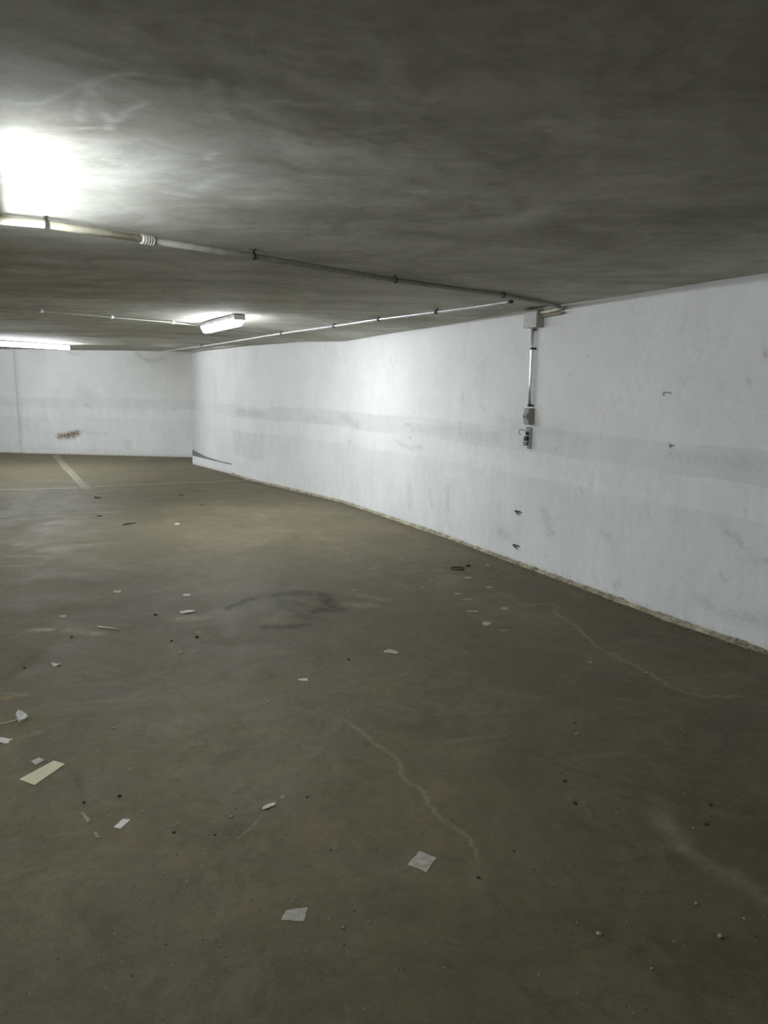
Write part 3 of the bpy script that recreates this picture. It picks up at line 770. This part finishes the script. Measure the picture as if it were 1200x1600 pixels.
# ------------------------------------------------------------------ litter on the floor
def scrap(name, pxs, mat, label, cat='paper', th_=.0012, curl=0.0, jag=.05, seed=0, group=None, lift=.0006):
    """flat scrap with a torn outline; pxs are its corners"""
    r = random.Random(seed); P = FP(*pxs); c = sum(P, Vector()) / len(P)
    size = max((p - c).length for p in P)
    out = []
    for a, b in zip(P, P[1:] + P[:1]):
        k = 6
        for j in range(k):
            p = a.lerp(b, j / k)
            if j: p += Vector((r.uniform(-1, 1), r.uniform(-1, 1), 0)) * size * jag
            out.append(p)
    bm = bmesh.new()
    rings = []
    for f_ in (1.0, .66, .33):
        ring = []
        for p in out:
            q_ = c.lerp(p, f_); h = th_ + lift + curl * (f_ ** 2) * (.5 + .5 * math.sin(3.1 * q_.x / max(size, .01) + seed)) 
            ring.append(bm.verts.new((q_.x, q_.y, h)))
        rings.append(ring)
    cv = bm.verts.new((c.x, c.y, th_ + lift)); n = len(out)
    for a, b in zip(rings, rings[1:]):
        for k in range(n): bm.faces.new((a[k], a[(k + 1) % n], b[(k + 1) % n], b[k]))
    for k in range(n): bm.faces.new((rings[-1][k], rings[-1][(k + 1) % n], cv))
    low = [bm.verts.new((v.co.x, v.co.y, max(0.0002, v.co.z - th_))) for v in rings[0]]
    for k in range(n): bm.faces.new((low[k], low[(k + 1) % n], rings[0][(k + 1) % n], rings[0][k]))
    bm.faces.new(low[::-1])
    bmesh.ops.recalc_face_normals(bm, faces=bm.faces)
    return tag(solo(name, bm, mat, (c.x, c.y, 0)), label, cat, group)
scrap('tape_strip', [(30, 1218), (84, 1189), (102, 1194), (54, 1227)], M_CREAM, 'long clean cream tape strip, biggest scrap on the floor', 'tape', jag=.008, seed=1)
scrap('paper_scrap', [(48, 1190), (61, 1184), (69, 1188), (56, 1196)], M_TAPE, 'small square grey scrap right behind the long cream strip', seed=2)
scrap('paper_scrap', [(178, 1293), (192, 1280), (204, 1281), (188, 1296)], M_PAPER, 'small whitish rectangle of paper to the right of the long cream strip', jag=.02, seed=3)
scrap('tape_strip', [(125, 1270), (131, 1269), (142, 1284), (137, 1286)], M_FADED, 'trodden beige tape sliver in front of the long cream strip', 'tape', seed=4)
scrap('tape_strip', [(146, 1301), (151, 1300), (156, 1309), (150, 1311)], M_FADED, 'faintest tiny tape remnant nearer than the trodden sliver', 'tape', seed=5)
scrap('paper_scrap', [(410, 1263), (413, 1260), (425, 1256), (432, 1255), (428, 1260), (418, 1264), (411, 1266)], M_PAPER, 'torn white shred of paper on the middle of the near floor', curl=.004, jag=.06, seed=6)
scrap('paper_scrap', [(436, 1248), (441, 1243), (447, 1243), (444, 1248)], M_FADED, 'tiny crumb of paper behind the torn white shred', seed=7)
scrap('tape_square', [(637, 1352), (655, 1330), (682, 1341), (666, 1364), (657, 1359)], M_TAPE, 'tilted diamond-shaped square of dirty tape on the near floor', 'tape', jag=.03, seed=8)
scrap('tape_square', [(439, 1438), (447, 1423), (459, 1421), (481, 1418), (475, 1440)], M_TAPE, 'nearest oblong of dirty tape, lowest in the photo', 'tape', jag=.03, seed=9)
scrap('paper_scrap', [(25, 1121), (29, 1116), (35, 1117), (45, 1122), (38, 1127), (30, 1129)], M_PAPER, 'crumpled white wad of paper at the end of a string near the left edge', th_=.012, curl=.01, jag=.10, seed=10)
bm = bmesh.new(); tube(bm, [p + Vector((0, 0, .004)) for p in wob(FP((-6, 1135), (8, 1131), (18, 1129), (28, 1125)), .004, 71, 4)], .0022, 6)
tag(solo('string', bm, M_PAPER, flr(10, 1131)), 'white string leading from the left edge to the crumpled wad', 'string')
scrap('paper_scrap', [(-6, 1154), (8, 1154), (20, 1155.5), (14, 1159), (13, 1162), (0, 1161)], M_PAPER, 'white paper scrap cut off by the left edge', curl=.006, jag=.05, seed=11)
scrap('paper_scrap', [(79, 1039), (88, 1037.5), (96, 1037.5), (92, 1040), (84, 1042)], M_PAPER, 'small curled white chip at left, behind the crumpled wad', curl=.012, jag=.06, seed=12)
scrap('paper_scrap', [(281, 956), (292, 953.5), (304, 955), (300, 958), (284, 959)], M_PAPER, 'bright white elongated scrap left of the dark stain', curl=.006, jag=.08, seed=13)
scrap('paper_scrap', [(286, 929), (297, 928), (297, 931), (287, 931.5)], M_PAPER, 'small white rectangle just behind the elongated scrap', jag=.04, seed=14)
scrap('paper_scrap', [(177, 923), (190, 923), (188, 926), (179, 926)], M_TAPE, 'beige paper scrap left of the small white rectangle', seed=15)
scrap('paper_scrap', [(91, 963), (99, 961), (105, 962), (100, 965)], M_TAPE, 'beige oval scrap near the left edge beyond the pale smear', seed=16)
scrap('paper_scrap', [(599, 1017), (608, 1015), (624, 1019.5), (619, 1023), (602, 1020)], M_TAPE, 'pale torn scrap on the open floor right of the dark stain', curl=.003, seed=17)
scrap('paper_scrap', [(465, 1061.5), (474, 1060.5), (481, 1060.5), (480, 1064), (468, 1063)], M_PAPER, 'thin white paper sliver in the middle of the floor', jag=.04, seed=18)
R_ = [((723, 901), (738, 904.5), 'oval pale scrap nearest the dark ring of debris'), ((758, 916.5), (770, 919), 'pale scrap nearest the right wall'),
      ((708, 926.5), (721, 929.5), 'leftmost faint scrap in the cluster by the right wall'), ((722, 935.5), (738, 938), 'long faint scrap in the middle of the cluster by the right wall'),
      ((729, 954), (747, 956.5), 'flat bar-shaped scrap at the left of the nearer cluster'), ((781, 948.5), (796, 954), 'wide beige scrap at the right of the cluster'),
      ((753, 971), (767, 978.5), 'brightest notched scrap at the front of the cluster'), ((779, 984.5), (794, 986), 'thin sliver scrap nearest the camera in the cluster'),
      ((655, 917.5), (664, 919), 'tiny pale flake left of the cluster by the right wall'), ((757, 882), (765, 884.5), 'tiny pale flake right of the dark debris'),
      ((546, 921), (556, 922.5), 'tiny flake beside the dark stain on its right'), ((272, 817.5), (281, 820), 'small bright white chip on the lit far floor'),
      ((193, 946), (206, 947.5), 'faint thin flake between the beige scrap and the elongated one'), ((304, 987), (315, 989), 'small beige chip right above a dark pebble'),
      ((916, 1034), (926, 1036), 'whitish thin flake by the pale crack near the right wall')]
for k, ((x0, y0), (x1, y1), lab) in enumerate(R_):
    m_ = M_PAPER if k == 11 else (M_TAPE if k == 6 else M_DULL)
    scrap('paper_scrap', [(x0, (y0 + y1) / 2), (x0 + (x1 - x0) * .35, y0), (x1, y0 + (y1 - y0) * .25), (x1 - 1, (y0 + 2 * y1) / 3), (x0 + (x1 - x0) * .5, y1)] if k != 4 else [(x0, y0), (x1, y0), (x1, y1), (x0, y1)],
          m_, lab, seed=40 + k, jag=.04)
# sticks
def stick(name, pxs, r, mat, label, cat='stick'):
    P = [p + Vector((0, 0, r)) for p in FP(*pxs)]; bm = bmesh.new(); tube(bm, P, [r] * (len(P) - 1) + [r * .6], 7)
    return tag(solo(name, bm, mat, (P[0].x, P[0].y, 0), True), label, cat)
stick('twig', [(193, 820.5), (202, 819), (212, 818)], .007, M_STONE, 'thin dark twig lying on the lit far floor')
stick('twig', [(153, 980), (170, 982), (187, 985)], .005, M_PAPER, 'thin pale stick lying beside the pale smear at left')
stick('bark_chip', [(148, 778), (158, 778.6)], .010, M_STONE, 'dark chip lying in front of the end of the beige bay line', 'chip')
stick('bark_chip', [(152, 806.5), (160, 806.8)], .006, M_LEAF, 'brown chip lying on the faint mid-floor line', 'chip')
stick('bark_chip', [(280, 774), (288, 774.4)], .007, M_LEAF, 'dark chip behind the bright floor pool', 'chip')
stick('bark_chip', [(312, 790), (320, 789)], .005, M_LEAF, 'thin brown chip inside the bright floor pool', 'chip')
# dark ring of debris by the wall
c = (flr(715, 889)); bm = bmesh.new(); rr = random.Random(3)
ang = [2 * math.pi * k / 20 for k in range(21)]
tube(bm, [c + Vector((math.cos(a) * .055, math.sin(a) * .05, 0.006 + .003 * math.sin(3 * a))) for a in ang], .005, 7, False)
tag(solo('rubber_ring', bm, M_STONE, (c.x, c.y, 0), True), 'dark ring-like loop of debris lying near the right wall', 'debris')

# stones
def stone_mesh(seed, flat=.6):
    bm = bmesh.new(); bmesh.ops.create_icosphere(bm, subdivisions=2, radius=1.0)
    for v in bm.verts:
        k = 1 + .35 * mnoise.noise(v.co * 1.3 + Vector((seed * 7.1, seed, 0)))
        v.co = Vector((v.co.x * k * 1.25, v.co.y * k, max(-.8, v.co.z * k) * flat))
    for f in bm.faces: f.smooth = False
    me = bpy.data.meshes.new('pebble'); bm.to_mesh(me); bm.free(); return me
DM = [stone_mesh(s) for s in range(4)]; PM = [stone_mesh(s + 9) for s in range(4)]
for m_ in DM: m_.materials.append(M_STONE)
for m_ in PM: m_.materials.append(M_PSTONE)
def stone(px, py, wpx, pale, label, group=None, k=0):
    p = flr(px, py); r = wpx / 2 / F_PX * (p - EYEV).length * .68
    o = bpy.data.objects.new('pebble', (PM if pale else DM)[k % 4]); C.objects.link(o)
    o.scale = (r, r, r); o.location = (p.x, p.y, r * .45); o.rotation_euler = (0, 0, k * 1.7)
    return tag(o, label, 'pebble', group)
big = [(732, 885, 9, 0, 'lumpy dark stone beside the debris ring by the right wall'), (308, 996, 8, 0, 'dark stone under the small beige chip left of the stain'),
       (243, 961, 6, 0, 'dark stone left of the bright elongated scrap'), (268, 1002, 6, 0, 'dark pebble left of the stone under the beige chip'),
       (545, 1031, 6, 0, 'dark pebble left of the pale torn scrap'), (480, 1246, 6, 0, 'dark pebble right of the torn white shred'),
       (336, 1305, 5, 0, 'black pebble left of the torn white shred, nearer the camera'), (361, 1277, 7, 1, 'greyish pebble left of the torn white shred'),
       (187, 1244, 7, 0, 'dark pebble behind the small whitish rectangle'), (272, 1301, 6, 0, 'dark pebble right of the small whitish rectangle'),
       (177, 1138, 6, 1, 'lone bright white pebble right of the crumpled wad'), (747, 1372, 7, 0, 'dark pebble right of the diamond-shaped tape'),
       (878, 1209, 4, 0, 'upper one of two dark pebbles close together on the right floor'), (882, 1221, 7, 0, 'lower one of two dark pebbles close together on the right floor'),
       (898, 1130, 5, 0, 'dark pebble nearest the wall above a pale one on the right floor'), (901, 1147, 6, 1, 'pale pebble just in front of a dark one on the right floor'),
       (898, 1255, 8, 0, 'flat dark chip in front of the two close pebbles'), (1110, 1258, 7, 0, 'dark pebble at the far right floor'),
       (1103, 1288, 8, 0, 'wide dark chip in front of the far right pebble'), (1088, 1413, 7, 1, 'bright white pebble at lower right'),
       (936, 1460, 9, 1, 'cream pebble at the lower right, left of the bright one'), (1125, 1464, 9, 1, 'dull pale chip at the lower right, right of the cream one'),
       (1018, 1514, 5, 1, 'small pale pebble near the bottom right'), (1163, 1436, 5, 1, 'small pale pebble near the right edge'),
       (1084, 1295, 5, 1, 'small whitish pebble left of the wide dark chip'), (803, 1331, 5, 0, 'dark pebble right of the pale crack end'),
       (536, 1450, 6, 1, 'pale pebble right of the nearest tape oblong'), (459, 1410, 4, 1, 'tiny pale pebble behind the nearest tape oblong'),
       (345, 1478, 4, 1, 'tiny pale pebble at the bottom left of the nearest tape oblong'), (346, 1477 + 25, 3, 1, None),
       (282, 1028, 4, 1, 'tiny white pebble under the dark pebble left of stain'), (418, 1097, 5, 1, 'pale pebble at centre left of open floor'),
       (283, 1020, 7, 1, 'tan pebble just behind the tiny white pebble'), (1010, 1052, 6, 1, 'pale pebble on the crack by the right wall'),
       (332, 981, 4, 1, 'pale pebble right of the elongated scrap'), (517, 1328, 4, 0, 'black speck-sized pebble between the two big tapes'),
       (131, 1254, 6, 0, 'dark pebble behind the trodden tape sliver'), (38, 1044, 5, 0, 'dark pebble at left behind the string'),
       (112, 978 + 18, 5, 0, 'dark pebble near the pale smear at left')]
for k, (x, y, wp, pale, lab) in enumerate(big):
    if lab: stone(x, y, wp, pale, lab, None, k)
# uncountable grit scattered over the concrete: one object
r9 = random.Random(11); bm = bmesh.new()
def grit_at(p, s):
    vs = []
    for k in range(5):
        a = 2 * math.pi * k / 5 + r9.random(); vs.append(bm.verts.new((p.x + math.cos(a) * s * r9.uniform(.6, 1.2), p.y + math.sin(a) * s * r9.uniform(.6, 1.2), 0.0002)))
    tp = bm.verts.new((p.x + r9.uniform(-.3, .3) * s, p.y, s * r9.uniform(.5, .9)))
    fl = []
    for k in range(5): fl.append(bm.faces.new((vs[k], vs[(k + 1) % 5], tp)))
    pale = r9.random() < .45
    for f in fl: f.material_index = 1 if pale else 0
for k in range(750):
    px, py = r9.uniform(-20, 1200), 1600 - (r9.random() ** .8) * 850
    p = flr(px, py)
    if p.x > wall_x(p.y) - .08 or p.x < -8: continue
    grit_at(p, r9.choice((.0015, .002, .0025, .003)) * (1 + p.y * .12))
e_sum = W[1:]
for k in range(520):                                                   # crumbs along the wall foot
    i = r9.randrange(1, len(W) - 1); p = W[i].lerp(W[i + 1], r9.random()); e2, n2, u2 = wall_frame(p)
    grit_at(p + n2 * (.03 + abs(r9.gauss(0, .05))), r9.uniform(.003, .007))
me = bpy.data.meshes.new('floor_grit'); bm.to_mesh(me); bm.free(); me.materials.append(M_STONE); me.materials.append(M_PSTONE)
tag(link('floor_grit', me), 'fine grit and crumbs scattered over the garage floor', 'grit', kind='stuff')
